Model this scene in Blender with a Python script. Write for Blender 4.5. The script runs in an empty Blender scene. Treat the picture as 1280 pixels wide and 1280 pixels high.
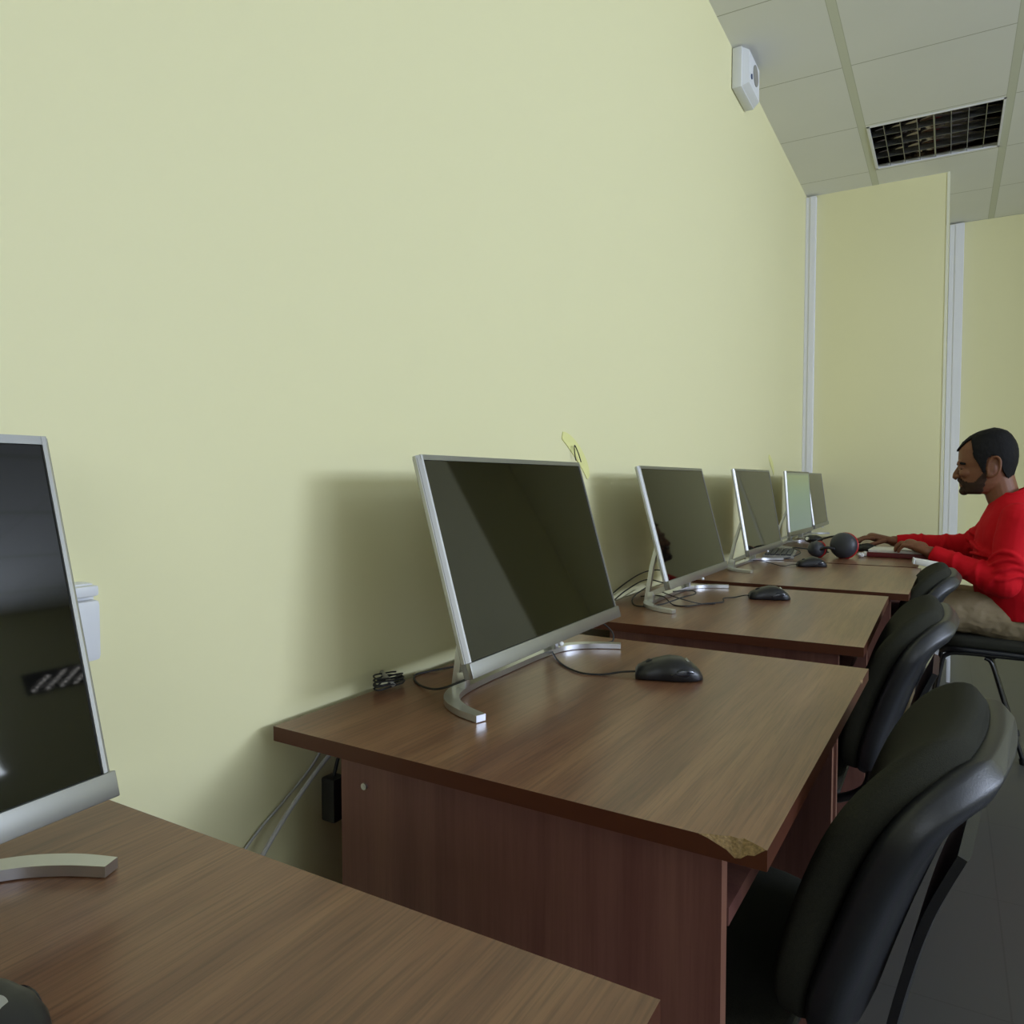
import bpy, bmesh, math, random
from mathutils import Vector, Matrix
random.seed(7)
S = bpy.context.scene
COL = bpy.context.collection
PI = math.pi

# ------------------------------------------------------------------ materials
def newmat(name):
    m = bpy.data.materials.new(name); m.use_nodes = True
    nt = m.node_tree; b = nt.nodes['Principled BSDF']
    return m, nt, b
def plain(name, col, rough=.5, metal=0., spec=.5, bump=0., bscale=200., coat=0., var=0.):
    m, nt, b = newmat(name)
    b.inputs['Base Color'].default_value = (*col, 1)
    b.inputs['Roughness'].default_value = rough
    b.inputs['Metallic'].default_value = metal
    b.inputs['Specular IOR Level'].default_value = spec
    b.inputs['Coat Weight'].default_value = coat
    tc = nt.nodes.new('ShaderNodeTexCoord')
    nz = nt.nodes.new('ShaderNodeTexNoise'); nz.inputs['Scale'].default_value = bscale
    nz.inputs['Detail'].default_value = 4
    nt.links.new(tc.outputs['Object'], nz.inputs['Vector'])
    if var > 0:
        r = nt.nodes.new('ShaderNodeValToRGB')
        r.color_ramp.elements[0].position = .3; r.color_ramp.elements[1].position = .7
        r.color_ramp.elements[0].color = (*[c*(1-var) for c in col], 1)
        r.color_ramp.elements[1].color = (*[min(1, c*(1+var)) for c in col], 1)
        nt.links.new(nz.outputs['Fac'], r.inputs['Fac']); nt.links.new(r.outputs['Color'], b.inputs['Base Color'])
    if bump > 0:
        bp = nt.nodes.new('ShaderNodeBump'); bp.inputs['Strength'].default_value = bump
        bp.inputs['Distance'].default_value = .002
        nt.links.new(nz.outputs['Fac'], bp.inputs['Height']); nt.links.new(bp.outputs['Normal'], b.inputs['Normal'])
    return m
def wood(name, c0, c1, c2, axis, rough=.35, spec=.5, fine=150., streak=.75):
    """laminate with grain running along axis"""
    m, nt, b = newmat(name)
    tc = nt.nodes.new('ShaderNodeTexCoord')
    def layer(along, across, detail, rg):
        mp = nt.nodes.new('ShaderNodeMapping')
        sc = [across]*3; sc[axis] = along
        mp.inputs['Scale'].default_value = sc
        nz = nt.nodes.new('ShaderNodeTexNoise'); nz.inputs['Scale'].default_value = 1
        nz.inputs['Detail'].default_value = detail; nz.inputs['Roughness'].default_value = rg
        nz.inputs['Distortion'].default_value = .3
        nt.links.new(tc.outputs['Object'], mp.inputs['Vector']); nt.links.new(mp.outputs['Vector'], nz.inputs['Vector'])
        return nz
    a = layer(1.2, 22., 5, .6); f = layer(7., fine*1.6, 3, .7)
    r = nt.nodes.new('ShaderNodeValToRGB')
    e = r.color_ramp.elements; e[0].position = .33; e[0].color = (*c0, 1); e[1].position = .68; e[1].color = (*c2, 1)
    k = e.new(.5); k.color = (*c1, 1)
    nt.links.new(a.outputs['Fac'], r.inputs['Fac'])
    r2 = nt.nodes.new('ShaderNodeValToRGB'); e = r2.color_ramp.elements
    e[0].position = .36; e[0].color = (.52, .48, .46, 1); e[1].position = .56; e[1].color = (1, 1, 1, 1)
    nt.links.new(f.outputs['Fac'], r2.inputs['Fac'])
    mx = nt.nodes.new('ShaderNodeMix'); mx.data_type = 'RGBA'; mx.blend_type = 'MULTIPLY'; mx.inputs[0].default_value = streak
    nt.links.new(r.outputs['Color'], mx.inputs[6]); nt.links.new(r2.outputs['Color'], mx.inputs[7])
    nt.links.new(mx.outputs[2], b.inputs['Base Color'])
    b.inputs['Roughness'].default_value = rough; b.inputs['Specular IOR Level'].default_value = spec
    bp = nt.nodes.new('ShaderNodeBump'); bp.inputs['Strength'].default_value = .12; bp.inputs['Distance'].default_value = .0006
    nt.links.new(f.outputs['Fac'], bp.inputs['Height']); nt.links.new(bp.outputs['Normal'], b.inputs['Normal'])
    return m

M = {}
M['paint'] = plain('wall_paint', (.80, .762, .455), .55, spec=.3, bump=.05, bscale=60)
M['top'] = wood('desk_top_laminate', (.138, .056, .030), (.200, .090, .046), (.262, .133, .066), 1, .29, .7)
M['side'] = wood('desk_side_laminate', (.150, .060, .050), (.190, .082, .066), (.215, .098, .074), 2, .42, .4, streak=.22)
M['edge'] = plain('desk_edge_band', (.075, .020, .008), .45, spec=.35)
M['raw'] = plain('raw_chipboard', (.26, .17, .075), .9, bump=.8, bscale=400, var=.3)
M['bandlight'] = plain('worn_edge_band', (.22, .10, .065), .35)  # paler band on the panel edges facing the room
M['silver'] = plain('brushed_silver', (.60, .61, .63), .28, metal=.95, bump=.02, bscale=800)
M['frame'] = plain('silver_frame_metal', (.50, .50, .50), .42, metal=.9)
M['chin'] = plain('dull_silver_metal', (.34, .34, .325), .36, metal=.9)
M['tape'] = plain('pale_yellow_tape', (.80, .78, .32), .7)  # colour stands in for streaks of light on the wall
M['casing'] = plain('grey_casing', (.22, .22, .20), .45)
M['bead'] = plain('cream_corner_bead', (.78, .77, .60), .5)
M['louvre'] = plain('louvre_blade', (.22, .22, .22), .25, metal=.8)
M['glass'] = plain('black_screen_glass', (.002, .002, .002), .035, spec=.5)
M['blackpl'] = plain('black_plastic', (.012, .012, .014), .38, spec=.5)
M['blackgl'] = plain('glossy_black_plastic', (.012, .013, .02), .18, spec=.6)
M['rubber'] = plain('black_rubber', (.012, .012, .012), .55)
M['white'] = plain('white_plastic', (.75, .76, .78), .4)
M['trunk'] = plain('white_trunking', (.80, .80, .84), .4)
M['fabric'] = plain('black_woven_fabric', (.026, .026, .019), .95, spec=.2, bump=.6, bscale=900, var=.25)
M['shell'] = plain('black_chair_shell', (.016, .017, .021), .40, spec=.5, bump=.1, bscale=500)
M['tube'] = plain('black_painted_tube', (.01, .01, .012), .28, spec=.6)
M['skin'] = plain('skin', (.190, .078, .040), .5, spec=.35, bump=.05, bscale=150, var=.06)
M['hair'] = plain('black_hair', (.006, .0055, .006), .7, spec=.2, bump=.8, bscale=500)
M['beard'] = plain('dark_stubble', (.045, .026, .018), .8, spec=.2, bump=.5, bscale=900, var=.4)
M['red'] = plain('red_knit', (.56, .004, .012), .85, spec=.2, bump=.3, bscale=700)
M['khaki'] = plain('khaki_cotton', (.30, .235, .145), .9, spec=.2, bump=.3, bscale=500, var=.08)
M['shoe'] = plain('dark_shoe', (.02, .015, .012), .5)
M['paper'] = plain('paper', (.72, .70, .66), .8)
M['bookred'] = plain('dark_red_cover', (.13, .008, .012), .5)
M['redtrim'] = plain('red_trim', (.45, .01, .012), .4)
M['grey'] = plain('grey_plastic', (.28, .27, .24), .5)
M['mirror'] = plain('mirror_louvre', (.60, .60, .60), .12, metal=1., bump=.5, bscale=25)
M['lampbox'] = plain('lamp_housing_inside', (.20, .17, .15), .14, metal=1., bump=.6, bscale=14)
M['gcable'] = plain('grey_cable', (.45, .45, .45), .5)
M['eye'] = plain('eye_white', (.5, .47, .42), .2)
M['dkgrey'] = plain('dark_grey_plastic', (.035, .037, .045), .45)
M['blue'] = plain('blue_lens', (.03, .06, .18), .2)

# lit screen: soft page with a brighter inner pane
def screen_on():
    m, nt, b = newmat('lit_screen')
    b.inputs['Base Color'].default_value = (.01, .01, .01, 1); b.inputs['Roughness'].default_value = .05
    tc = nt.nodes.new('ShaderNodeTexCoord'); sp = nt.nodes.new('ShaderNodeSeparateXYZ')
    nt.links.new(tc.outputs['Object'], sp.inputs['Vector'])
    r = nt.nodes.new('ShaderNodeValToRGB'); e = r.color_ramp.elements
    r.color_ramp.interpolation = 'LINEAR'
    e[0].position = 0; e[0].color = (.14, .205, .19, 1); e[1].position = 1; e[1].color = (.15, .19, .14, 1)
    a = e.new(.45); a.color = (.15, .235, .17, 1); c = e.new(.76); c.color = (.19, .25, .13, 1); d = e.new(.78); d.color = (.13, .165, .12, 1)
    mr = nt.nodes.new('ShaderNodeMapRange'); mr.inputs[1].default_value = .05; mr.inputs[2].default_value = .36
    nt.links.new(sp.outputs['Z'], mr.inputs[0]); nt.links.new(mr.outputs[0], r.inputs['Fac'])
    nt.links.new(r.outputs['Color'], b.inputs['Emission Color']); b.inputs['Emission Strength'].default_value = .72
    return m
M['lit'] = screen_on()

def ceiling_mat(g, x0, x1):
    """600 mm tiles: thin joints across, wide pale bars along y at x0, x1..."""
    m, nt, b = newmat('ceiling_tiles')
    tc = nt.nodes.new('ShaderNodeTexCoord'); sp = nt.nodes.new('ShaderNodeSeparateXYZ')
    nt.links.new(tc.outputs['Object'], sp.inputs['Vector'])
    def mth(op, a, bb):
        n = nt.nodes.new('ShaderNodeMath'); n.operation = op
        for i, v in enumerate((a, bb)):
            if v is None: continue
            if isinstance(v, (int, float)): n.inputs[i].default_value = v
            else: nt.links.new(v, n.inputs[i])
        return n.outputs[0]
    def near(axis, off, half):
        s = mth('SUBTRACT', sp.outputs[axis], off - 60.0 + half)   # positive numbers for modulo
        f = mth('MODULO', mth('ADD', s, 2*half), .6)
        return mth('LESS_THAN', f, 2*half)
    joint = near('Y', g, .0022)
    bar = near('X', x0, .015)
    bare = mth('SUBTRACT', near('X', x0, .0175), bar)
    nz = nt.nodes.new('ShaderNodeTexNoise'); nz.inputs['Scale'].default_value = 3; nt.links.new(tc.outputs['Object'], nz.inputs['Vector'])
    def mix(f, c1, c2):
        n = nt.nodes.new('ShaderNodeMix'); n.data_type = 'RGBA'
        nt.links.new(f, n.inputs[0])
        for i, c in ((6, c1), (7, c2)):
            if isinstance(c, tuple): n.inputs[i].default_value = (*c, 1)
            else: nt.links.new(c, n.inputs[i])
        return n.outputs[2]
    t = mix(nz.outputs['Fac'], (.78, .78, .73), (.83, .825, .775))
    c = mix(joint, t, (.42, .42, .33)); c = mix(bar, c, (.655, .665, .545)); c = mix(bare, c, (.53, .54, .43))
    nt.links.new(c, b.inputs['Base Color']); b.inputs['Roughness'].default_value = .8
    b.inputs['Specular IOR Level'].default_value = .2
    return m
M['ceiling'] = ceiling_mat(3.409, .3726, .9713)

def floor_mat():
    m, nt, b = newmat('grey_floor_tiles')
    tc = nt.nodes.new('ShaderNodeTexCoord')
    mp = nt.nodes.new('ShaderNodeMapping'); mp.inputs['Location'].default_value = (.1, .27, 0)
    nt.links.new(tc.outputs['Object'], mp.inputs['Vector'])
    br = nt.nodes.new('ShaderNodeTexBrick'); br.offset = 0; br.inputs['Scale'].default_value = 1
    br.inputs['Brick Width'].default_value = .5; br.inputs['Row Height'].default_value = .5
    br.inputs['Mortar Size'].default_value = .0022; br.inputs['Mortar Smooth'].default_value = .3
    br.inputs['Color1'].default_value = (.062, .061, .059, 1); br.inputs['Color2'].default_value = (.064, .063, .061, 1)
    br.inputs['Mortar'].default_value = (.045, .044, .042, 1)
    nt.links.new(mp.outputs['Vector'], br.inputs['Vector'])
    nt.links.new(br.outputs['Color'], b.inputs['Base Color'])
    b.inputs['Roughness'].default_value = .42
    return m
M['floor'] = floor_mat()

# ------------------------------------------------------------------ mesh helpers
def B(): return bmesh.new()
def add_box(bm, lo, hi, mi=0, rot=None):
    lo = Vector(lo); hi = Vector(hi); c = (lo+hi)/2; s = hi-lo
    g = bmesh.ops.create_cube(bm, size=1)
    for v in g['verts']:
        p = Vector((v.co.x*s.x, v.co.y*s.y, v.co.z*s.z))
        if rot is not None: p = rot @ p
        v.co = p + c
    fs = set(f for v in g['verts'] for f in v.link_faces)
    for f in fs: f.material_index = mi
    return g['verts']
def bevel_all(bm, w, seg=2, ang=.6):
    es = [e for e in bm.edges if len(e.link_faces) == 2 and e.calc_face_angle(0) > ang]
    bmesh.ops.bevel(bm, geom=es, offset=w, segments=seg, profile=.6, affect='EDGES', clamp_overlap=True)
def sweep(bm, pts, radii, n=12, prof=None, cap=True, up=None, closed=False):
    """sweep a section along a polyline. radii: number, list, or list of (a,b)"""
    P = [Vector(p) for p in pts]; N = len(P)
    if not isinstance(radii, (list, tuple)): radii = [radii]*N
    rings = []; prev = Vector(up) if up is not None else None
    for i, p in enumerate(P):
        if closed: t = (P[(i+1) % N]-P[i-1])
        else: t = (P[min(i+1, N-1)]-P[max(i-1, 0)])
        t = t.normalized() if t.length > 1e-9 else Vector((0, 0, 1))
        if prev is None:
            prev = Vector((0, 0, 1)) if abs(t.z) < .9 else Vector((1, 0, 0))
        u = (prev - t*prev.dot(t))
        if u.length < 1e-6: u = t.orthogonal()
        u.normalize(); prev = u; w = t.cross(u)
        r = radii[i]; a, b = r if isinstance(r, (tuple, list)) else (r, r)
        ring = []
        for k in range(n if prof is None else len(prof)):
            if prof is None: x, y = math.cos(2*PI*k/n), math.sin(2*PI*k/n)
            else: x, y = prof[k]
            ring.append(bm.verts.new(p + u*(x*a) + w*(y*b)))
        rings.append(ring)
    m = len(rings[0])
    for i in range(N if closed else N-1):
        A, C = rings[i], rings[(i+1) % N]
        for k in range(m): bm.faces.new((A[k], A[(k+1) % m], C[(k+1) % m], C[k]))
    if cap and not closed:
        bm.faces.new(rings[0][::-1]); bm.faces.new(rings[-1])
    return rings
def spline(pts, k=8, closed=False):
    P = [Vector(p) for p in pts]; out = []; N = len(P)
    for i in range(N if closed else N-1):
        if closed: a, b, c, d = P[i-1], P[i], P[(i+1) % N], P[(i+2) % N]
        else: a, b, c, d = P[max(i-1, 0)], P[i], P[i+1], P[min(i+2, N-1)]
        for j in range(k):
            t = j/k
            out.append(.5*((2*b)+(c-a)*t+(2*a-5*b+4*c-d)*t*t+(3*b-a-3*c+d)*t**3))
    if not closed: out.append(P[-1])
    return out
def capsule(bm, p0, p1, r0, r1=None, n=16, sq=(1, 1), up=None):
    """round-ended tapered limb; sq scales the two section axes"""
    r1 = r0 if r1 is None else r1
    p0 = Vector(p0); p1 = Vector(p1); d = (p1-p0); L = d.length; d = d/L if L > 1e-9 else Vector((0, 0, 1))
    pts = []; rad = []
    for k in range(1, 6):
        a = k/5*PI/2; pts.append(p0 - d*r0*math.cos(a)); rad.append((r0*math.sin(a)*sq[0], r0*math.sin(a)*sq[1]))
    for k in range(1, 5):
        t = k/5; pts.append(p0+d*L*t); rr = r0+(r1-r0)*t; rad.append((rr*sq[0], rr*sq[1]))
    for k in range(5, 0, -1):
        a = k/5*PI/2; pts.append(p1 + d*r1*math.cos(a)); rad.append((r1*math.sin(a)*sq[0], r1*math.sin(a)*sq[1]))
    sweep(bm, pts, rad, n, up=up)
def ellipsoid(bm, c, r, rot=None, u=16, v=12):
    g = bmesh.ops.create_uvsphere(bm, u_segments=u, v_segments=v, radius=1)
    for x in g['verts']:
        p = Vector((x.co.x*r[0], x.co.y*r[1], x.co.z*r[2]))
        if rot is not None: p = rot @ p
        x.co = p + Vector(c)
def obj(name, bm, mats, parent=None, smooth=False, loc=(0, 0, 0), auto=False):
    bmesh.ops.recalc_face_normals(bm, faces=bm.faces)
    me = bpy.data.meshes.new(name); bm.to_mesh(me); bm.free()
    if not isinstance(mats, (list, tuple)): mats = [mats]
    for m in mats: me.materials.append(M[m] if isinstance(m, str) else m)
    if smooth: me.shade_smooth()
    if auto:
        me.shade_smooth(); me.set_sharp_from_angle(angle=math.radians(35))
    o = bpy.data.objects.new(name, me); COL.objects.link(o); o.location = loc
    if parent is not None: o.parent = parent
    return o
def thing(name, label, cat, loc=(0, 0, 0), rz=0, group=None):
    o = bpy.data.objects.new(name, None); COL.objects.link(o)
    o.empty_display_size = .05; o.location = loc; o.rotation_euler = (0, 0, rz)
    return tag(o, label, cat, group)
def tag(o, label, cat, group=None):
    o['label'] = label; o['category'] = cat
    if group: o['group'] = group
    return o
def struct(name, bm, m):
    o = obj(name, bm, m); o['kind'] = 'structure'; return o
def dup(root, loc, rz, label=None):
    r = root.copy(); COL.objects.link(r); r.location = loc; r.rotation_euler = (0, 0, rz)
    if label: r['label'] = label
    for ch in list(root.children):
        c = ch.copy(); COL.objects.link(c); c.parent = r
        for g in list(ch.children):
            d = g.copy(); COL.objects.link(d); d.parent = c
    return r
def slab(name, lo, hi, m, parent=None, bev=0., seg=2):
    bm = B(); add_box(bm, lo, hi)
    if bev: bevel_all(bm, bev, seg)
    return obj(name, bm, m, parent, auto=bool(bev))

# ------------------------------------------------------------------ room shell
HC = 2.768; YA = 4.833; YB = 5.821; XR = 5.0; YN = -3.0; XE = .7417; XC = 2.36
def room(name, boxes, m):
    bm = B()
    for lo, hi in boxes: add_box(bm, lo, hi)
    return struct(name, bm, m)
room('floor', [((-.1, YN-.1, -.1), (XR+.1, YB+.1, 0))], 'floor')
LX0, LX1, LY0, LY1 = .393, .957, 4.032, 4.592
room('ceiling', [((-.1, YN-.1, HC), (LX0, YB+.1, HC+.02)), ((LX1, YN-.1, HC), (XR+.1, YB+.1, HC+.02)),
                 ((LX0, YN-.1, HC), (LX1, LY0, HC+.02)), ((LX0, LY1, HC), (LX1, YB+.1, HC+.02))], 'ceiling')
room('wall_left', [((-.1, YN-.1, 0), (0, YB+.1, HC))], 'paint')
room('wall_far', [((0, YA, 0), (XE, YB, HC)), ((XC, YA, 0), (XR, YB, HC))], 'paint')
room('wall_recess', [((0, YB, 0), (XR, YB+.1, HC))], 'paint')
room('wall_back', [((-.1, YN-.1, 0), (1.65, YN, HC)), ((4.35, YN-.1, 0), (XR+.1, YN, HC)), ((1.65, YN-.1, 0), (4.35, YN, 1.05)), ((1.65, YN-.1, 2.45), (4.35, YN, HC))], 'paint')
bm = B()
for lo, hi in (((1.65, YN-.07, 1.05), (4.35, YN-.02, 1.1)), ((1.65, YN-.07, 2.4), (4.35, YN-.02, 2.45)), ((1.65, YN-.07, 1.05), (1.7, YN-.02, 2.45)), ((4.3, YN-.07, 1.05), (4.35, YN-.02, 2.45)), ((2.97, YN-.07, 1.05), (3.03, YN-.02, 2.45))): add_box(bm, lo, hi)
struct('window_4', bm, 'white')
WY0, WY1, WZ0, WZ1 = -1.3, 3.2, 1.62, 2.38
room('wall_right', [((XR, YN-.1, 0), (XR+.15, YB+.1, WZ0)), ((XR, YN-.1, WZ1), (XR+.15, YB+.1, HC)),
                    ((XR, YN-.1, WZ0), (XR+.15, WY0, WZ1)), ((XR, WY1, WZ0), (XR+.15, YB+.1, WZ1))], 'paint')
for i in range(3):
    a = WY0 + i*(WY1-WY0)/3; b = a+(WY1-WY0)/3
    bm = B(); t = .04
    for lo, hi in (((XR+.05, a, WZ0), (XR+.1, b, WZ0+t)), ((XR+.05, a, WZ1-t), (XR+.1, b, WZ1)),
                   ((XR+.05, a, WZ0), (XR+.1, a+t, WZ1)), ((XR+.05, b-t, WZ0), (XR+.1, b, WZ1))): add_box(bm, lo, hi)
    struct('window_%d' % (i+1), bm, 'white')
# white cable trunking in the two far corners
def trunking(name, x0, x1, y0, y1, lip):
    bm = B(); add_box(bm, (x0, y0, 0), (x1, y1, HC-.012)); bevel_all(bm, .003, 2)
    add_box(bm, (x0+lip, y0-.004, 0), (x1-.003, y0, HC-.012)); return struct(name, bm, 'trunk')
trunking('trim_1', 0, .058, YA-.032, YA, .026)
trunking('trim_2', XE+.001, XE+.085, YB-.04, YB, .034)
bm = B(); add_box(bm, (XE-.012, YA-.003, 0), (XE+.002, YA+.02, HC)); struct('trim_3', bm, 'bead')

# ------------------------------------------------------------------ recessed louvre lamp
lamp = thing('ceiling_light', 'square recessed ceiling light with dark mirrored louvre grid, unlit', 'ceiling light', ((LX0+LX1)/2, (LY0+LY1)/2, HC))
hx, hy = (LX1-LX0)/2, (LY1-LY0)/2
bm = B(); hgt = .085
add_box(bm, (-hx-.02, -hy-.02, hgt), (hx+.02, hy+.02, hgt+.012))
for s in (-1, 1):
    add_box(bm, (s*hx-(.01 if s > 0 else .01), -hy-.01, .021), (s*hx+.01, hy+.01, hgt))
    add_box(bm, (-hx, s*hy-.008, .021), (hx, s*hy+.012, hgt))
obj('housing', bm, 'lampbox', lamp)
# curved mirror troughs above the blades
bm = B()
for k in range(4):
    cy = -hy+.07*2*k+.07
    pts = [(cy+.066*math.cos(a), .03+.05*math.sin(a)) for a in [PI*j/12 for j in range(13)]]
    vs = [[bm.verts.new((x, y, z)) for (y, z) in pts] for x in (-hx+.012, hx-.012)]
    for j in range(12): bm.faces.new((vs[0][j], vs[0][j+1], vs[1][j+1], vs[1][j]))
r = obj('reflector', bm, 'lampbox', lamp, smooth=True)
md = r.modifiers.new('s', 'SOLIDIFY'); md.thickness = .001
bm = B()
for k in range(1, 8):
    x = -hx + 2*hx*k/8; w = .0035 if k == 4 else .0014
    add_box(bm, (x-w, -hy+.008, .002), (x+w, hy-.008, .040))
for k in range(1, 4):
    y = -hy + 2*hy*k/4; add_box(bm, (-hx+.008, y-.0014, .002), (hx-.008, y+.0014, .036))
obj('louvre_grid', bm, 'louvre', lamp)
bm = B()
for lo, hi in (((-hx, -hy, -.003), (-hx+.012, hy, .004)), ((hx-.009, -hy, -.003), (hx, hy, .004)),
               ((-hx, -hy, -.003), (hx, -hy+.01, .004)), ((-hx, hy-.012, -.003), (hx, hy, .004))): add_box(bm, lo, hi)
obj('lamp_frame', bm, 'trunk', lamp)

# ------------------------------------------------------------------ alarm sounder on the wall
sp = thing('alarm_sounder', 'white boxy alarm sounder high on the left wall beside ceiling', 'alarm', (0, 3.135, 2.684))
bm = B(); add_box(bm, (.002, -.108, -.078), (.040, .108, .078)); bevel_all(bm, .005, 2); obj('back_box', bm, 'white', sp, auto=True)
bm = B()
lo = [(-.103, -.074), (.103, -.074), (.103, .074), (-.103, .074)]; hi = [(-.090, -.060), (.088, -.062), (.088, .064), (-.090, .064)]
v0 = [bm.verts.new((.040, a, b)) for a, b in lo]; v1 = [bm.verts.new((.064, a, b)) for a, b in hi]
bm.faces.new(v0[::-1]); bm.faces.new(v1)
for k in range(4): bm.faces.new((v0[k], v0[(k+1) % 4], v1[(k+1) % 4], v1[k]))
bevel_all(bm, .008, 3, .3); cov = obj('cover', bm, 'white', sp, auto=True)
bm = B(); sweep(bm, [(.060, .020, .012), (.0665, .020, .012)], (.040), 24); obj('grille', bm, 'grey', cov, auto=True)
bm = B(); sweep(bm, [(.060, -.050, -.022), (.0675, -.050, -.022)], (.010), 16); obj('indicator_lens', bm, 'blue', cov, auto=True)

# ------------------------------------------------------------------ wall socket
so = thing('wall_socket', 'white wall socket box behind the nearest computer', 'socket', (0, .403, .924))
slab('back_plate', (0, -.036, -.040), (.022, .036, .040), 'white', so, .005)
slab('lid', (.022, -.034, -.038), (.036, .034, .024), 'white', so, .006)
slab('hinge_strip', (.022, -.034, .027), (.033, .034, .038), 'white', so, .003)

# ------------------------------------------------------------------ desks
DW, DL, DH, TT = .6197, .7288, .75, .019
def desk_top(chips):
    bm = B()
    out = [(0, 0)]
    chip = chips.get('near', [])           # (x, depth into top, drop on face)
    for c in chip: out.append((c[0], 0, c[1], c[2]))
    out.append((DW, 0))
    for c in chips.get('right', []): out.append((DW, c[0], c[1], c[2], 'r'))
    out += [(DW, DL), (0, DL)]
    tops = []; mids = []; bots = []
    for p in out:
        x, y = p[0], p[1]; dep = drop = 0
        if len(p) > 2: dep, drop = p[2], p[3]
        tx, ty = (x-dep, y) if len(p) == 5 else (x, y+dep)
        tops.append(bm.verts.new((tx, ty, 0))); mids.append(bm.verts.new((x, y, -drop-.0006))); bots.append(bm.verts.new((x, y, -TT)))
    n = len(out)
    f = bm.faces.new(tops); f.material_index = 0
    f = bm.faces.new(bots[::-1]); f.material_index = 1
    for i in range(n):
        j = (i+1) % n
        raw = len(out[i]) > 2 and len(out[j]) > 2
        f = bm.faces.new((tops[i], mids[i], mids[j], tops[j])); f.material_index = 2 if raw else 1
        f = bm.faces.new((mids[i], bots[i], bots[j], mids[j])); f.material_index = 1
    return bm
def make_desk(label, loc, rz, chips={}, tray_out=0.):
    t = thing('computer_desk', label, 'desk', loc, rz)
    tp = obj('desktop', desk_top(chips), ['top', 'edge', 'raw'], t, loc=(0, 0, DH))
    for y in (.032, DL-.05):
        bm = B(); add_box(bm, (.088, y, 0), (.572, y+.018, DH-TT))
        for f in bm.faces:
            if f.normal.x > .9: f.material_index = 1
        obj('side_panel', bm, ['side', 'bandlight'], t)
    slab('back_panel', (.11, .0505, .30), (.127, DL-.0505, DH-TT), 'side', t)
    slab('keyboard_tray', (.18+tray_out, .068, .632), (.569+tray_out, DL-.068, .650), 'side', t)
    for y0, y1 in ((.0505, .063), (DL-.063, DL-.0505)):
        slab('drawer_slide', (.20, y0, .652), (.566, y1, .690), 'silver', t)
        slab('drawer_slide', (.20, y0+.001, .628), (.566, y1-.001, .6515), 'silver', t)
    bm = B(); sweep(bm, [(.128, .0325, .688), (.128, .029, .688)], .0042, 16); sweep(bm, [(.128, .0291, .688), (.128, .0285, .688)], .002, 12)
    obj('screw_cap', bm, 'silver', t, auto=True)
    return t
random.seed(3)
chip1 = [(.560, 0, 0), (.568, .004, .0015), (.577, .006, .005), (.585, .010, .008), (.592, .009, .0135), (.597, .012, .0125), (.603, .009, .008), (.609, .006, .007), (.615, .003, .002), (.618, 0, 0)]
chipR = [(.63, 0, 0), (.637, .004, .004), (.645, .003, .005), (.651, 0, 0)]
desks = [
 ('brown laminate computer desk nearest the camera, bottom left corner', (.004, -.300, 0), 0, {}),
 ('brown laminate computer desk with chipped front corner, second from camera', (.022, .668, 0), -.0248, {'near': chip1, 'right': chipR}),
 ('brown laminate desk just behind the one with chipped corner', (.0172, 1.5511, 0), .0037, {}),
 ('brown laminate desk between the small mouse and the headphones', (.0604, 2.3606, 0), -.0144, {}),
 ('brown laminate desk where the man in red sits', (.055, 3.108, 0), 0, {}),
 ('brown laminate desk at the far wall under the last computer', (.05, 3.842, 0), 0, {}),
]
for d in desks: make_desk(*d)
ZT = DH + .0003

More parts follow.
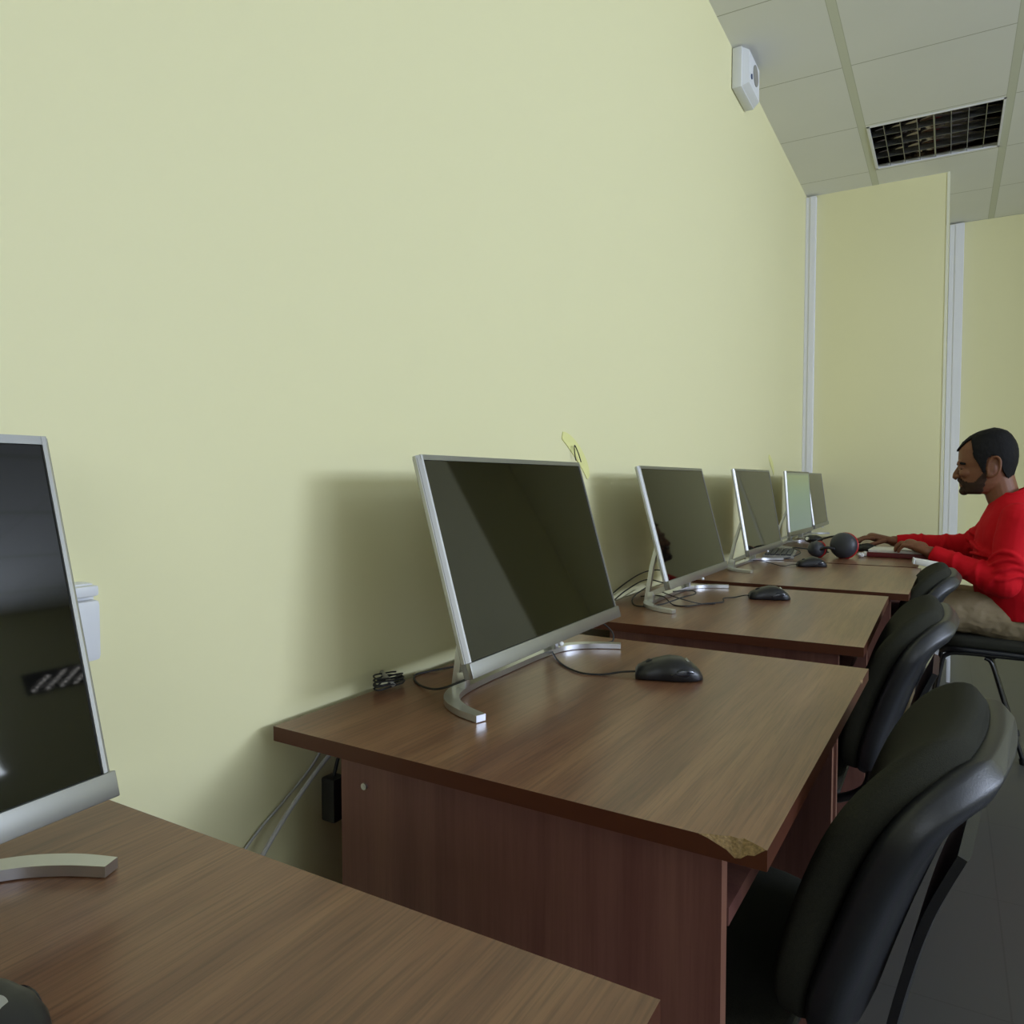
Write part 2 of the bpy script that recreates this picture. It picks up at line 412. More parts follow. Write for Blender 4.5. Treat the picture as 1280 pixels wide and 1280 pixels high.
# ------------------------------------------------------------------ all-in-one computers
def make_computer(label, loc, rz, tilt, lit=False, dx=0.0, front=.2358-.2):
    """local origin on the desk under the centre of the panel; +x faces the room.
    x offsets are relative to .20 from the wall"""
    t = thing('all_in_one_computer', label, 'computer', loc, rz, None)
    w, h, th = .522, .305, .012
    zb = .058
    R = Matrix.Rotation(-tilt, 3, 'Y')
    def place(o): o.location = (front, 0, zb); o.rotation_euler = (0, -tilt, 0); return o
    # panel local: x 0 = front plane, y width, z up from bottom of the chin
    bm = B(); add_box(bm, (-th, -w/2, 0), (-.003, w/2, h)); bevel_all(bm, .003, 2)
    bm2 = bm
    ins = .0065
    place(obj('housing', bm2, 'casing', t, auto=True))
    c_ = .0084
    for q in (-1, 1):                      # side rails with a rounded chamfer towards the room
        bm2 = B()
        y0, y2 = q*(w/2+.0004), q*(w/2-c_)
        sec = [(-.0100, y0), (-.0052, y0), (.0004, q*(w/2-.0048)), (.0008, y2), (-.0040, y2)]
        A = [bm2.verts.new((x, y, .0212)) for x, y in sec]; C = [bm2.verts.new((x, y, h+.0004)) for x, y in sec]
        bm2.faces.new(A); bm2.faces.new(C[::-1])
        for k in range(5): bm2.faces.new((A[k], A[(k+1) % 5], C[(k+1) % 5], C[k]))
        place(obj('side_rail', bm2, 'frame', t))
    bm = B(); add_box(bm, (-.010, -w/2+.004, h-ins), (.0004, w/2-.004, h+.0008))
    place(obj('top_rail', bm, 'chin', t))
    bm = B(); add_box(bm, (-.0035, -w/2, 0), (.0035, w/2, .021)); bevel_all(bm, .0012, 2)
    ch = place(obj('chin_bar', bm, 'chin', t, auto=True))
    bm = B(); ellipsoid(bm, (.002, 0, -.003), (.004, .006, .004)); o = obj('power_button', bm, 'white', ch, smooth=True)
    bm = B(); add_box(bm, (-.0035, -w/2+ins, .021), (-.001, w/2-ins, h-ins))
    place(obj('screen', bm, 'lit' if lit else 'glass', t))
    bm = B(); add_box(bm, (-th-.020, -.17, .05), (-th+.001, .17, h-.09)); bevel_all(bm, .009, 3)
    place(obj('rear_cover', bm, 'casing', t, auto=True))
    # stand: flat bar whose ends sweep forward
    cx = -.062 + dx
    half = [(0, 0, .0125), (0, .08, .0125), (.004, .14, .0125), (.015, .183, .0115), (.037, .214, .0105), (.070, .236, .0095), (.105, .249, .0078)]
    line = [(a+cx, -b, c) for a, b, c in half[::-1]] + [(a+cx, b, c) for a, b, c in half[1:]]
    pts = spline([(a, b, .0053) for a, b, c in line], 6)
    ws = spline([(c, 0, 0) for a, b, c in line], 6)
    bm = B(); prof = [(1, 1), (-1, 1), (-1, -1), (1, -1)]
    sweep(bm, pts, [(.0045, wv.x) for wv in ws], prof=prof, up=(0, 0, 1)); bevel_all(bm, .0012, 2, .5)
    obj('stand_base', bm, 'silver', t, auto=True)
    for s in (-1, 1):
        bm = B()
        base = Vector((cx, s*.150, .009)); top = Vector((front-.028-math.tan(tilt)*.13, s*.150, .185))
        sweep(bm, [base, base.lerp(top, .5)+Vector((-.004, 0, 0)), top], [(.0055, .006), (.005, .006), (.0045, .005)], prof=prof, up=(1, 0, 0))
        bevel_all(bm, .001, 1, .5)
        lg = obj('stand_leg', bm, 'silver', t, auto=True)
        bm = B(); add_box(bm, (cx+.004, s*.150-.007, .009), (cx+.020, s*.150+.007, .033)); bevel_all(bm, .002, 2)
        sweep(bm, [(cx+.012, s*.150, .028), (front-.006, s*.150, zb+.006)], [(.006, .005), (.006, .005)], prof=prof, up=(0, 0, 1))
        obj('bracket', bm, 'silver', lg, auto=True)
    return t
G = 'all-in-one computers along the wall'
X0 = .20
comps = [
 ('black-screened silver all-in-one computer cut off at the left edge of the picture', (.202, .0977), .0654, .2555, False),
 ('large silver-framed all-in-one computer on the desk with chipped corner', (.236, 1.0647), .0111, .2786, False),
 ('silver-framed computer reflecting the man in red, third from the camera', (.2052, 1.972), -.0082, .263, False),
 ('silver-framed computer with dark chair reflected low in its screen, before the lit one', (.1925, 2.868), -.0258, .1797, False),
 ('computer with its pale greenish screen switched on, in front of the man', (.1514, 3.895), -.041, .076, True),
 ('farthest dark-screened computer, half hidden behind the lit one', (.1558, 4.54), 0, .1441, False),
]
FR = .0358
for k, (lab, (x, y), rz, tilt, lit) in enumerate(comps):
    c, s = math.cos(rz), math.sin(rz)
    t = make_computer(lab, (x-FR*c, y-FR*s, ZT), rz, tilt, lit)
    t['group'] = G

# ------------------------------------------------------------------ mice
def mouse_body():
    bm = B(); nx, ny = 22, 14
    L, W, H = .106, .060, .036
    rings = []
    for i in range(nx+1):
        s = i/nx                                  # 0 front (cable) .. 1 tail
        u = s*2-1
        def ip(tab):
            for (a0, b0), (a1_, b1) in zip(tab, tab[1:]):
                if s <= a1_: q = (s-a0)/(a1_-a0); q = q*q*(3-2*q)*.5+q*.5; return b0+(b1-b0)*q
            return tab[-1][1]
        hh = ip([(0, .013), (.04, .0185), (.15, .0245), (.32, .0315), (.5, .036), (.66, .0348), (.8, .0285), (.92, .019), (.98, .0115), (1, .006)])
        ww = W/2*ip([(0, .62), (.04, .78), (.15, .90), (.35, .90), (.6, 1.0), (.8, .95), (.92, .74), (.98, .48), (1, .25)])
        ring = []
        for k in range(ny+1):
            a = PI*k/ny; cx = math.cos(a); sx = math.sin(a)
            y = ww*(abs(cx)**.75)*(1 if cx > 0 else -1); z = .003+(hh-.003)*(abs(sx)**.62)
            ring.append(bm.verts.new((s*L, y, z)))
        ring += [bm.verts.new((s*L, -ww*.93, .001)), bm.verts.new((s*L, ww*.93, .001))]
        rings.append(ring)
    m = len(rings[0])
    for i in range(nx):
        for k in range(m): bm.faces.new((rings[i][k], rings[i][(k+1) % m], rings[i+1][(k+1) % m], rings[i+1][k]))
    bm.faces.new(rings[0][::-1]); bm.faces.new(rings[-1])
    return bm
def make_mouse(label, loc, rz, cable, emblem=True, wheel=True, cmat='blackpl'):
    t = thing('computer_mouse', label, 'mouse', loc, rz, None)
    obj('body', mouse_body(), 'blackpl', t, smooth=True)
    for q in (-1, 1):
        bm = B()
        pts = spline([(.055, q*.0272, .010), (.070, q*.0280, .014), (.084, q*.0262, .014), (.096, q*.0180, .008)], 5)
        sweep(bm, pts, [(.0035+.0035*math.sin(PI*i/(len(pts)-1)), .0018) for i in range(len(pts))], 10, up=(0, 0, 1))
        obj('side_grip', bm, 'blackgl', t, smooth=True)
    if wheel:
        bm = B(); sweep(bm, [(.024, -.004, .0205), (.024, .004, .0205)], .009, 20); obj('scroll_wheel', bm, 'rubber', t, auto=True)
    if emblem:
        bm = B(); sweep(bm, [(.0815, 0, .0275), (.0838, 0, .0296)], .0052, 20); obj('emblem', bm, 'silver', t, auto=True)
    if cable:
        # world points -> local
        ca, sa = math.cos(-rz), math.sin(-rz); P = []
        for p in cable:
            dx, dy = p[0]-loc[0], p[1]-loc[1]
            P.append((dx*ca-dy*sa, dx*sa+dy*ca, p[2]-loc[2]))
        bm = B(); sweep(bm, spline([(.002, 0, .008)]+P, 8), .0016, 8); obj('cable', bm, 'rubber', t, smooth=True)
    return t
zc = ZT+.0017
a1 = math.atan2(1.154-1.113, .439-.341)
make_mouse('black wired mouse with round silver emblem beside the large front computer', (.337, 1.137, ZT), a1*.9,
           [(.315, 1.128, ZT+.006), (.29, 1.115, zc), (.252, 1.107, zc), (.195, 1.149, zc), (.14, 1.218, zc+.004), (.10, 1.27, zc), (.06, 1.33, zc)])
make_mouse('black wired mouse on the desk in front of the computer reflecting a red sweater', (.311, 2.052, ZT), math.atan2(.042, .098)*.9,
           [(.300, 2.046, ZT+.008), (.275, 2.04, zc), (.258, 1.995, zc+.002), (.268, 1.945, zc), (.235, 1.90, zc), (.21, 1.84, zc), (.17, 1.84, zc), (.12, 1.90, zc+.01), (.05, 1.93, zc)])
make_mouse('small dark mouse with white highlight nearest the headphones', (.292, 2.914, ZT), .45, [(.27, 2.90, ZT+.006), (.24, 2.89, zc), (.16, 2.95, zc+.008), (.10, 3.02, zc)], emblem=False)
make_mouse('dark mouse with silver mark cut by the bottom left corner', (.252, .162, ZT), .50, [(.234, .150, ZT+.006), (.18, .12, zc)])

# ------------------------------------------------------------------ loose cables
def cable(name, label, pts, r, m='rubber', cat='cable', k=8):
    bm = B(); sweep(bm, spline(pts, k), r, 8)
    return tag(obj(name, bm, m, smooth=True), label, cat)
cable('power_cable', 'thin black cable looping round the left foot of the large front computer',
      [(.06, 1.02, zc+.004), (.033, .985, zc), (.030, .953, zc), (.070, .914, zc), (.125, .885, ZT+.010), (.165, .885, ZT+.026), (.182, .905, ZT+.036), (.180, .93, ZT+.050), (.15, .955, ZT+.055)], .0017)
cable('usb_cable', 'short black cable end behind the right foot of the front computer',
      [(.135, 1.275, zc), (.165, 1.305, zc), (.195, 1.335, zc), (.207, 1.356, zc+.002), (.200, 1.362, ZT+.022), (.175, 1.35, ZT+.045), (.160, 1.32, ZT+.075)], .0016)
# bundle with plug on the wall side of the chipped desk
t = thing('coiled_cable', 'small tied coil of black cable at the wall edge of chipped desk', 'cable', (.036, .880, ZT))
bm = B(); P = []
for i in range(90):
    a = i/90*2*PI*5; P.append((.014*math.sin(a)*(1+.25*math.sin(i)), .030*math.cos(a)+.003*math.sin(i*.7), .006+.012*i/90+.005*math.sin(a*.5)))
sweep(bm, P, .0014, 6); obj('coil', bm, 'rubber', t, smooth=True)
bm = B(); sweep(bm, [(.016, -.006, .008), (-.016, .004, .022)], .0035, 10); obj('tie', bm, 'grey', t, smooth=True)
cable('power_cable', 'long black cable winding beside the stand of the third computer',
      [(.03, 2.02, zc+.01), (.035, 1.93, zc+.003), (.06, 1.84, zc), (.10, 1.775, zc), (.15, 1.80, zc+.004), (.185, 1.87, zc+.016), (.20, 1.93, zc+.018), (.18, 1.97, zc+.02), (.14, 1.93, zc+.02)], .0017)
cable('power_cable', 'black cable crossing behind the third computer towards the wall',
      [(.02, 1.80, zc), (.02, 1.90, ZT+.02), (.03, 2.02, ZT+.035), (.05, 2.10, ZT+.02), (.07, 2.16, zc)], .0018)
cable('video_cable', 'upper black cable arching along wall behind the third computer',
      [(.008, 1.76, zc), (.010, 1.88, ZT+.03), (.012, 2.02, ZT+.05), (.03, 2.10, ZT+.055), (.08, 2.12, ZT+.05)], .0018)
cable('signal_cable', 'thin black cable curling on desk in front of third computer stand',
      [(.13, 1.86, ZT+.03), (.17, 1.845, ZT+.022), (.21, 1.86, zc+.008), (.235, 1.89, zc), (.26, 1.905, zc)], .0014)
cable('video_cable', 'black cable arching up behind the fourth computer',
      [(.02, 2.38, zc), (.02, 2.45, ZT+.03), (.025, 2.50, ZT+.09), (.03, 2.46, ZT+.13), (.04, 2.38, ZT+.145), (.06, 2.32, ZT+.13)], .0017)
cable('power_cable', 'black cables bunched at wall beside the fourth computer stand',
      [(.02, 2.36, zc+.004), (.05, 2.45, zc+.02), (.06, 2.55, zc+.012), (.05, 2.66, zc+.02), (.07, 2.75, zc)], .0032)
for i in range(1):
    cable('data_cable', 'pale grey cable hanging from the chipped desk towards the floor', [(.055, .775, .71), (.035, .752, .685), (.03, .70, .645), (.028, .650, .600), (.03, .58, .53), (.04, .42, .38), (.03, .3, .2)], .0032, 'gcable')
    cable('data_cable', 'thinner pale cable on the wall beside the hanging grey one', [(.012, .775, .70), (.004, .749, .664), (.004, .70, .635), (.004, .643, .603), (.006, .55, .53), (.01, .40, .38), (.01, .3, .2)], .0018, 'gcable')
ad = thing('power_adapter', 'small black plug adapter hanging under the wall side of chipped desk', 'adapter', (.045, .752, .63))
slab('body', (-.012, -.012, -.03), (.012, .012, .03), 'blackpl', ad, .003)
bm = B(); sweep(bm, spline([(0, 0, .028), (.002, .01, .06), (.004, .02, .085)], 5), .0025, 8); obj('lead', bm, 'rubber', ad, smooth=True)

# streaks of light on the wall, put in as pale yellow strips, and a wire loop
def light_streak(label, pts, wd):
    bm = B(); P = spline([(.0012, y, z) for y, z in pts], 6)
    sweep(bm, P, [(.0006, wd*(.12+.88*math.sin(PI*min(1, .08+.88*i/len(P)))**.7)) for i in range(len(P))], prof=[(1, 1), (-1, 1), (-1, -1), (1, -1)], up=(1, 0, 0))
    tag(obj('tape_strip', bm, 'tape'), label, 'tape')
light_streak('curved pale yellow strip of tape on wall above the large front computer', [(1.545, 1.172), (1.585, 1.158), (1.635, 1.130), (1.672, 1.100), (1.690, 1.075)], .018)
light_streak('small pale yellow tape strip on wall above the fourth computer', [(3.83, 1.19), (3.88, 1.165), (3.93, 1.135), (3.96, 1.10)], .020)
cable('wire_loop', 'tiny dark wire loop sticking up over the front computer corner', [(.010, 1.600, 1.115), (.010, 1.594, 1.128), (.010, 1.592, 1.150), (.010, 1.612, 1.133), (.010, 1.628, 1.112)], .0013)
# added panel of lit dots, made up to be mirrored in the nearest screen
lp = thing('led_panel', 'dark panel with rows of small lit dots on the wall opposite the computers', 'light panel', (XR, 3.78, 2.19))
slab('panel', (-.02, -.25, -.075), (-.005, .24, .085), 'blackpl', lp, .004)
mdots, nt_, b_ = newmat('white_leds'); b_.inputs['Emission Color'].default_value = (1, .98, .94, 1); b_.inputs['Emission Strength'].default_value = 16
bm = B()
for i, (yy, n_) in enumerate(((-.207, 5), (-.098, 6), (.014, 6), (.125, 3))):
    for j in range(n_):
        ellipsoid(bm, (-.022, yy+.033*j, -.050+.021*j-.003*i), (.003, .0062, .0062), u=8, v=6)
obj('led_dots', bm, mdots, lp)

# ------------------------------------------------------------------ chairs
def rounded_pad(bm, fx, y0, y1, rc, tl, n=40, m=20):
    pass
def curved_panel(profile, w, rcorner, thick, wrap, puff=0., off=0., ny=22, nt=26):
    """panel following a side profile (x,z), rounded-rectangle outline, wrapped in plan"""
    pr = spline([(p[0], 0, p[1]) for p in profile], 8)
    # arclength
    L = [0]
    for a, b in zip(pr, pr[1:]): L.append(L[-1]+(b-a).length)
    T = L[-1]
    def at(s):
        s = min(max(s, 0), T)
        for i in range(len(L)-1):
            if s <= L[i+1]: break
        t = (s-L[i])/max(L[i+1]-L[i], 1e-9); p = pr[i].lerp(pr[i+1], t)
        d = (pr[min(i+1, len(pr)-1)]-pr[i]).normalized(); return p, Vector((-d.z, 0, d.x))   # normal towards -x
    bm = B(); front = []; back = []
    hw = w/2
    for i in range(nt+1):
        q = i/nt; q = .5-.5*math.cos(PI*q); s = q*T
        # half width at this height given the corner radius
        e = min(s, T-s)
        k = hw if e >= rcorner else hw-rcorner+math.sqrt(max(0, rcorner**2-(rcorner-e)**2))
        k = max(k, hw-rcorner+.002)
        p, nrm = at(s); rf = []; rb = []
        for j in range(ny+1):
            v = -math.cos(PI*j/ny); y = v*k
            wr = -wrap*(y/hw)**2
            edge = min(1, min((k-abs(y))/.02, 1)); edge2 = min(1, e/.02)
            pf = math.sqrt(max(0, min(edge, edge2)))
            base = p + Vector((wr, y, 0)) + nrm*off
            rf.append(bm.verts.new(base + nrm*(thick/2*(.35+.65*pf)+puff*pf)))
            rb.append(bm.verts.new(base - nrm*(thick/2*(.35+.65*pf))))
        front.append(rf); back.append(rb)
    for i in range(nt):
        for j in range(ny):
            bm.faces.new((front[i][j], front[i][j+1], front[i+1][j+1], front[i+1][j]))
            bm.faces.new((back[i][j+1], back[i][j], back[i+1][j], back[i+1][j+1]))
        bm.faces.new((front[i][0], front[i+1][0], back[i+1][0], back[i][0]))
        bm.faces.new((front[i+1][ny], front[i][ny], back[i][ny], back[i+1][ny]))
    bm.faces.new(front[0]+back[0][::-1]); bm.faces.new(front[nt][::-1]+back[nt])
    return bm
BACK = [(.232, .462), (.250, .550), (.273, .635), (.303, .708), (.340, .762), (.382, .796)]
def make_chair(label, loc, rz):
    t = thing('office_chair', label, 'chair', loc, rz, None)
    seatp = [(-.215, .412), (-.17, .440), (-.05, .441), (.10, .436), (.205, .428)]
    seatp = [(x, z) for x, z in seatp]
    o = obj('seat', curved_panel([(x, z) for x, z in seatp][::-1], .41, .10, .040, .0, .004), 'fabric', t, smooth=True)
    obj('seat_shell', curved_panel([(x*.985, z-.028) for x, z in seatp][::-1], .405, .10, .026, .0), 'shell', t, smooth=True)
    obj('backrest', curved_panel(BACK, .415, .105, .040, .022, .002), 'fabric', t, smooth=True)
    obj('back_shell', curved_panel([(.236, .462), (.262, .55), (.290, .635), (.318, .708), (.350, .762), (.392, .801)], .426, .105, .042, .022, 0, -.026), 'shell', t, smooth=True)
    bm = B(); pts = spline([(x+.072, 0, z-.034) for x, z in BACK[:-2]], 5)
    sweep(bm, pts, [(.006, .10)]*len(pts), prof=[(1, .8), (.6, 1), (-1, 1), (-1, -1), (.6, -1), (1, -.8)], up=(1, 0, 0)); obj('back_plate', bm, 'shell', t, auto=True)
    for s in (-1, 1):
        y = s*.165
        bm = B()
        pts = spline([(-.245, y*1.12, .012), (-.235, y*1.10, .12), (-.205, y, .34), (-.185, y, .385), (-.13, y, .396), (0, y, .396), (.13, y, .397), (.20, y, .405), (.252, y, .435), (.266, y, .48), (.276, y, .52)], 6)
        sweep(bm, pts, [(.0135, .0085)]*len(pts), 12, up=(0, 1, 0)); obj('frame_tube', bm, 'tube', t, smooth=True)
        bm = B()
        pts = spline([(-.060, y, .385), (-.040, y, .372), (-.022, y*1.02, .32), (.018, y*1.06, .18), (.070, y*1.14, .012)], 6)
        sweep(bm, pts, [(.0135, .0085)]*len(pts), 12, up=(0, 1, 0)); lg = obj('leg', bm, 'tube', t, smooth=True)
        bm = B(); sweep(bm, [(.072, y*1.14, .0), (.068, y*1.14, .022)], .014, 12); obj('foot_cap', bm, 'rubber', lg, auto=True)
        bm = B(); sweep(bm, [(-.245, y*1.12, .0), (-.244, y*1.12, .022)], .014, 12); obj('foot_cap', bm, 'rubber', lg, auto=True)
    bm = B(); sweep(bm, [(-.03, -.165, .392), (-.03, .165, .392)], .009, 10); sweep(bm, [(.12, -.165, .393), (.12, .165, .393)], .009, 10)
    obj('cross_bar', bm, 'tube', t, smooth=True)
    return t
ch0 = make_chair('black fabric office chair nearest the camera, pushed under the chipped desk', (.428, 1.03, 0), -.1)
ch0['group'] = 'office chairs pushed under the desks'
dup(ch0, (.380, 1.83, 0), .0, 'black office chair behind the nearest one, pushed under the next desk')
dup(ch0, (.396, 2.645, 0), .0, 'black office chair showing only its top edge in front of khaki trousers')
dup(ch0, (.965, 3.55, 0), .0, 'black office chair on which the man in red sits')

# ------------------------------------------------------------------ person
PR = Vector((.97, 3.55, 0))
man = thing('person', 'person with short black hair in a red sweater and khaki trousers, sitting at desk', 'person', PR)
def L(*p): return Vector(p) - PR
def remesh(o, vox, sm=4, fac=.5):
    m = o.modifiers.new('r', 'REMESH'); m.mode = 'VOXEL'; m.voxel_size = vox; m.use_smooth_shade = True
    s = o.modifiers.new('s', 'SMOOTH'); s.iterations = sm; s.factor = fac
YM = 3.56
def hx_(zx): return .790 + (zx-345)*(.214/845)
def hz_(zy): return 1.275 - (zy-180)*(.26/855)
# slices: photo y, front x, back x, half width, squareness
SL = [(190, 800, 940, .022), (215, 690, 1020, .044), (270, 570, 1085, .060), (350, 470, 1142, .070), (450, 396, 1176, .0755), (540, 392, 1180, .077),
      (630, 392, 1170, .0755), (690, 424, 1152, .073), (760, 418, 1130, .071), (830, 432, 1105, .068), (900, 448, 1080, .064), (960, 462, 1020, .057), (1010, 478, 900, .047), (1038, 520, 790, .030)]
def head_loft(bm, off=0., keep=None, seg=36):
    rings = []
    for zy, xf, xb, hw in SL:
        z = hz_(zy); a = hx_(xf)-off; b = hx_(xb)+off; w = hw+off
        ring = []
        # widest point lies towards the back: two half ellipses
        cxm = a + (b-a)*.56
        for k in range(seg):
            th = 2*PI*k/seg; c, s = math.cos(th), math.sin(th)
            rx = (b-cxm) if c > 0 else (cxm-a)
            e = .88
            x = cxm + rx*(abs(c)**e)*(1 if c > 0 else -1); y = w*(abs(s)**e)*(1 if s > 0 else -1)
            ring.append(bm.verts.new(L(x, YM+y, z)))
        rings.append(ring)
    faces = []
    for i in range(len(rings)-1):
        for k in range(seg):
            f = bm.faces.new((rings[i][k], rings[i][(k+1) % seg], rings[i+1][(k+1) % seg], rings[i+1][k])); faces.append(f)
    t = bm.verts.new(L((hx_(SL[0][1])+hx_(SL[0][2]))/2, YM, hz_(SL[0][0])+.002+off)); 
    for k in range(seg): bm.faces.new((rings[0][(k+1) % seg], rings[0][k], t))
    if keep is None: bm.faces.new(rings[-1])
    return rings
def H(zx, zy, y=0.): return L(hx_(zx), YM+y, hz_(zy))
bm = B(); head_loft(bm)
# neck
sweep(bm, spline([H(930, 820), H(965, 930), H(1010, 1060), H(1080, 1200), H(1130, 1330)], 4), [(.060, .058)]*17, 20, up=(0, 1, 0))
# brow, nose, lips, chin, cheek
capsule(bm, H(425, 628, -.030), H(425, 628, .030), .013, n=12)
ROT = None
sweep(bm, [H(418, 672), H(398, 720), H(376, 775), H(372, 805), H(400, 826)], [(.006, .008), (.0085, .011), (.012, .014), (.0115, .016), (.009, .013)], 12, up=(0, 1, 0))
for s in (-1, 1):
    ellipsoid(bm, H(400, 806, s*.0135), (.010, .008, .008))
    ellipsoid(bm, H(505, 760, s*.036), (.026, .022, .020))     # cheeks
    ellipsoid(bm, H(448, 694, s*.030), (.0135, .015, .011))    # eyelids
capsule(bm, H(440, 888, -.014), H(440, 888, .014), .0080, n=10)
capsule(bm, H(448, 925, -.012), H(448, 925, .012), .0085, n=10)
ellipsoid(bm, H(492, 1000), (.018, .024, .016))
# ears
for s in (-1, 1):
    y = s*.074
    ring = [H(870+80*math.cos(a)+(18*math.sin(a)), 670-118*math.sin(a)+(20 if math.sin(a) < 0 else 0), y+s*(.006+.006*math.cos(a))) for a in [2*PI*k/20 for k in range(20)]]
    sweep(bm, ring, .0052, 8, closed=True, cap=False)
    ellipsoid(bm, H(845, 700, y*.97), (.014, .007, .026))
    ellipsoid(bm, H(815, 790, s*.077), (.010, .006, .012))
# torso / shoulders under the sweater
def torso(bm, g=0.):
    st = [((1.045, .47), .115, .165), ((1.045, .56), .118, .168), ((1.020, .66), .122, .165), ((1.005, .76), .124, .172), ((1.000, .85), .118, .185), ((.998, .915), .100, .185), ((.995, .955), .082, .150), ((1.0, .99), .062, .085)]
    sweep(bm, spline([L(p[0], YM, p[1]) for p, a, b in st], 3), [(v.x+g, v.y+g) for v in spline([(a, b, 0) for p, a, b in st], 3)], 28, up=(1, 0, 0))
torso(bm)
SHn, ELn, WRn = (.998, 3.372, .918), (.957, 3.315, .682), (.712, 3.375, .785)
SHf, ELf, WRf = (.985, 3.742, .920), (.872, 3.865, .772), (.560, 3.790, .794)
for a, b, c in ((SHn, ELn, WRn), (SHf, ELf, WRf)):
    capsule(bm, L(*a), L(*b), .050, .038); capsule(bm, L(*b), L(*c), .038, .024, sq=(1, .9))
# legs under the trousers
HPs = [((1.04, 3.47, .525), (.62, 3.435, .572), (.66, 3.43, .09)), ((1.04, 3.65, .525), (.62, 3.69, .565), (.60, 3.70, .09))]
for h, k, a in HPs:
    capsule(bm, L(*h), L(*k), .072, .048); capsule(bm, L(*k), L(*a), .046, .030)
# hands
def finger(bm, pts, r0=.0085, r1=.0065):
    pts = [L(*p) for p in pts]
    for i in range(len(pts)-1):
        t0 = i/(len(pts)-1); t1 = (i+1)/(len(pts)-1)
        capsule(bm, pts[i], pts[i+1], r0+(r1-r0)*t0, r0+(r1-r0)*t1, n=10)
def near_hand(bm):
    # gripping the far-left edge of the book: palm above, fingers curling over its near edge
    w = Vector((.705, 3.378, .788)); k = Vector((.645, 3.405, .812))
    capsule(bm, L(*w), L(*k), .024, .026, sq=(.78, 1.25), up=(0, 0, 1))
    ellipsoid(bm, L(.672, 3.395, .806), (.034, .032, .020))
    for i, (dy, ln) in enumerate(((-.030, .80), (-.010, .95), (.011, 1.0), (.031, .92))):
        b = Vector((.640+.004*abs(i-1.5), 3.405+dy, .815-.004*abs(i-2)))
        p1 = b + Vector((-.034*ln, .006, .001)); p2 = p1 + Vector((-.018*ln, .006, -.016)); p3 = p2 + Vector((-.004, .005, -.014*ln))
        finger(bm, [b, p1, p2, p3])
    finger(bm, [(.683, 3.420, .798), (.655, 3.446, .797), (.625, 3.458, .800), (.604, 3.462, .803)], .0105, .008)
near_hand(bm)
def far_hand(bm):
    w = Vector(WRf); k = Vector((.478, 3.762, .812))
    capsule(bm, L(*w), L(*k), .024, .026, sq=(.72, 1.3), up=(0, 0, 1))
    for i, (dy, ln) in enumerate(((.032, .85), (.011, .97), (-.010, 1.0), (-.030, .9))):
        b = Vector((.476+.003*abs(i-1.5), 3.760+dy, .812-.003*abs(i-1.5)))
        p1 = b + Vector((-.036*ln, -.010, .000)); p2 = p1 + Vector((-.022*ln, -.007, -.010)); p3 = p2 + Vector((-.012*ln, -.003, -.013))
        finger(bm, [b, p1, p2, p3])
    finger(bm, [(.525, 3.745, .797), (.490, 3.722, .785), (.462, 3.712, .775), (.440, 3.708, .768)], .0105, .008)
far_hand(bm)
body = obj('body', bm, 'skin', man); remesh(body, .0030, 3, .5)
# hair: shell of the skull above the hairline
def shell(name, off, test, mat, thick):
    bm = B(); head_loft(bm, off, keep=1, seg=72)
    bmesh.ops.subdivide_edges(bm, edges=bm.edges[:], cuts=4, use_grid_fill=True)
    kill = [f for f in bm.faces if not test((f.calc_center_median()+PR))]
    bmesh.ops.delete(bm, geom=kill, context='FACES')
    o = obj(name, bm, mat, man, smooth=True)
    m = o.modifiers.new('s', 'SOLIDIFY'); m.thickness = thick; m.offset = 0
    return o
def inv(p): return 345+(p.x-.790)*845/.214, 180+(1.275-p.z)*855/.26, p.y-YM
def hair_test(p):
    zx, zy, y = inv(p)
    ay = abs(y)
    if zy < 225: return True
    # hairline by side view: high forehead with receding temple
    if ay < .040: lim = 480 - 60*(ay/.04) + (zx-400)*.05
    tab = [(560, 235), (578, 400), (592, 540), (630, 600), (660, 640), (695, 705), (728, 765), (756, 750), (768, 600), (800, 552), (880, 540), (930, 570), (960, 660), (990, 745), (1040, 815), (1100, 850), (1300, 860)]
    if zx < 560: return zy < (465 - max(0, ay-.016)*5200 if ay < .06 else 235)
    for (x0, y0), (x1, y1) in zip(tab, tab[1:]):
        if zx <= x1: return zy < y0+(y1-y0)*(zx-x0)/(x1-x0)
    return zy < 860
hr = shell('hair', .0035, hair_test, 'hair', .006)
tx = bpy.data.textures.new('hairnoise', 'CLOUDS'); tx.noise_scale = .012
dm = hr.modifiers.new('d', 'DISPLACE'); dm.texture = tx; dm.strength = .003; dm.mid_level = .5
def beard_test(p):
    zx, zy, y = inv(p)
    tab = [(300, 850), (430, 850), (520, 880), (600, 892), (640, 862), (680, 815), (720, 770), (760, 735), (900, 735)]
    if zx > 800-(zy-760)*.30+8*math.sin(zy*.09): return False
    for (x0, y0), (x1, y1) in zip(tab, tab[1:]):
        if zx <= x1: return zy > y0+(y1-y0)*(zx-x0)/(x1-x0)
    return False
bd = shell('beard', .0012, beard_test, 'beard', .002)
bm = B()
capsule(bm, H(428, 862, -.018), H(420, 852, 0), .0085, .0090, n=10); capsule(bm, H(420, 852, 0), H(428, 862, .018), .0090, .0085, n=10)
for s in (-1, 1): capsule(bm, H(430, 866, s*.018), H(468, 920, s*.028), .0075, .006, n=8)
ellipsoid(bm, H(486, 1000), (.0185, .027, .017))
capsule(bm, H(462, 962, -.012), H(462, 962, .012), .009, n=10)
obj('moustache', bm, 'beard', man, smooth=True)
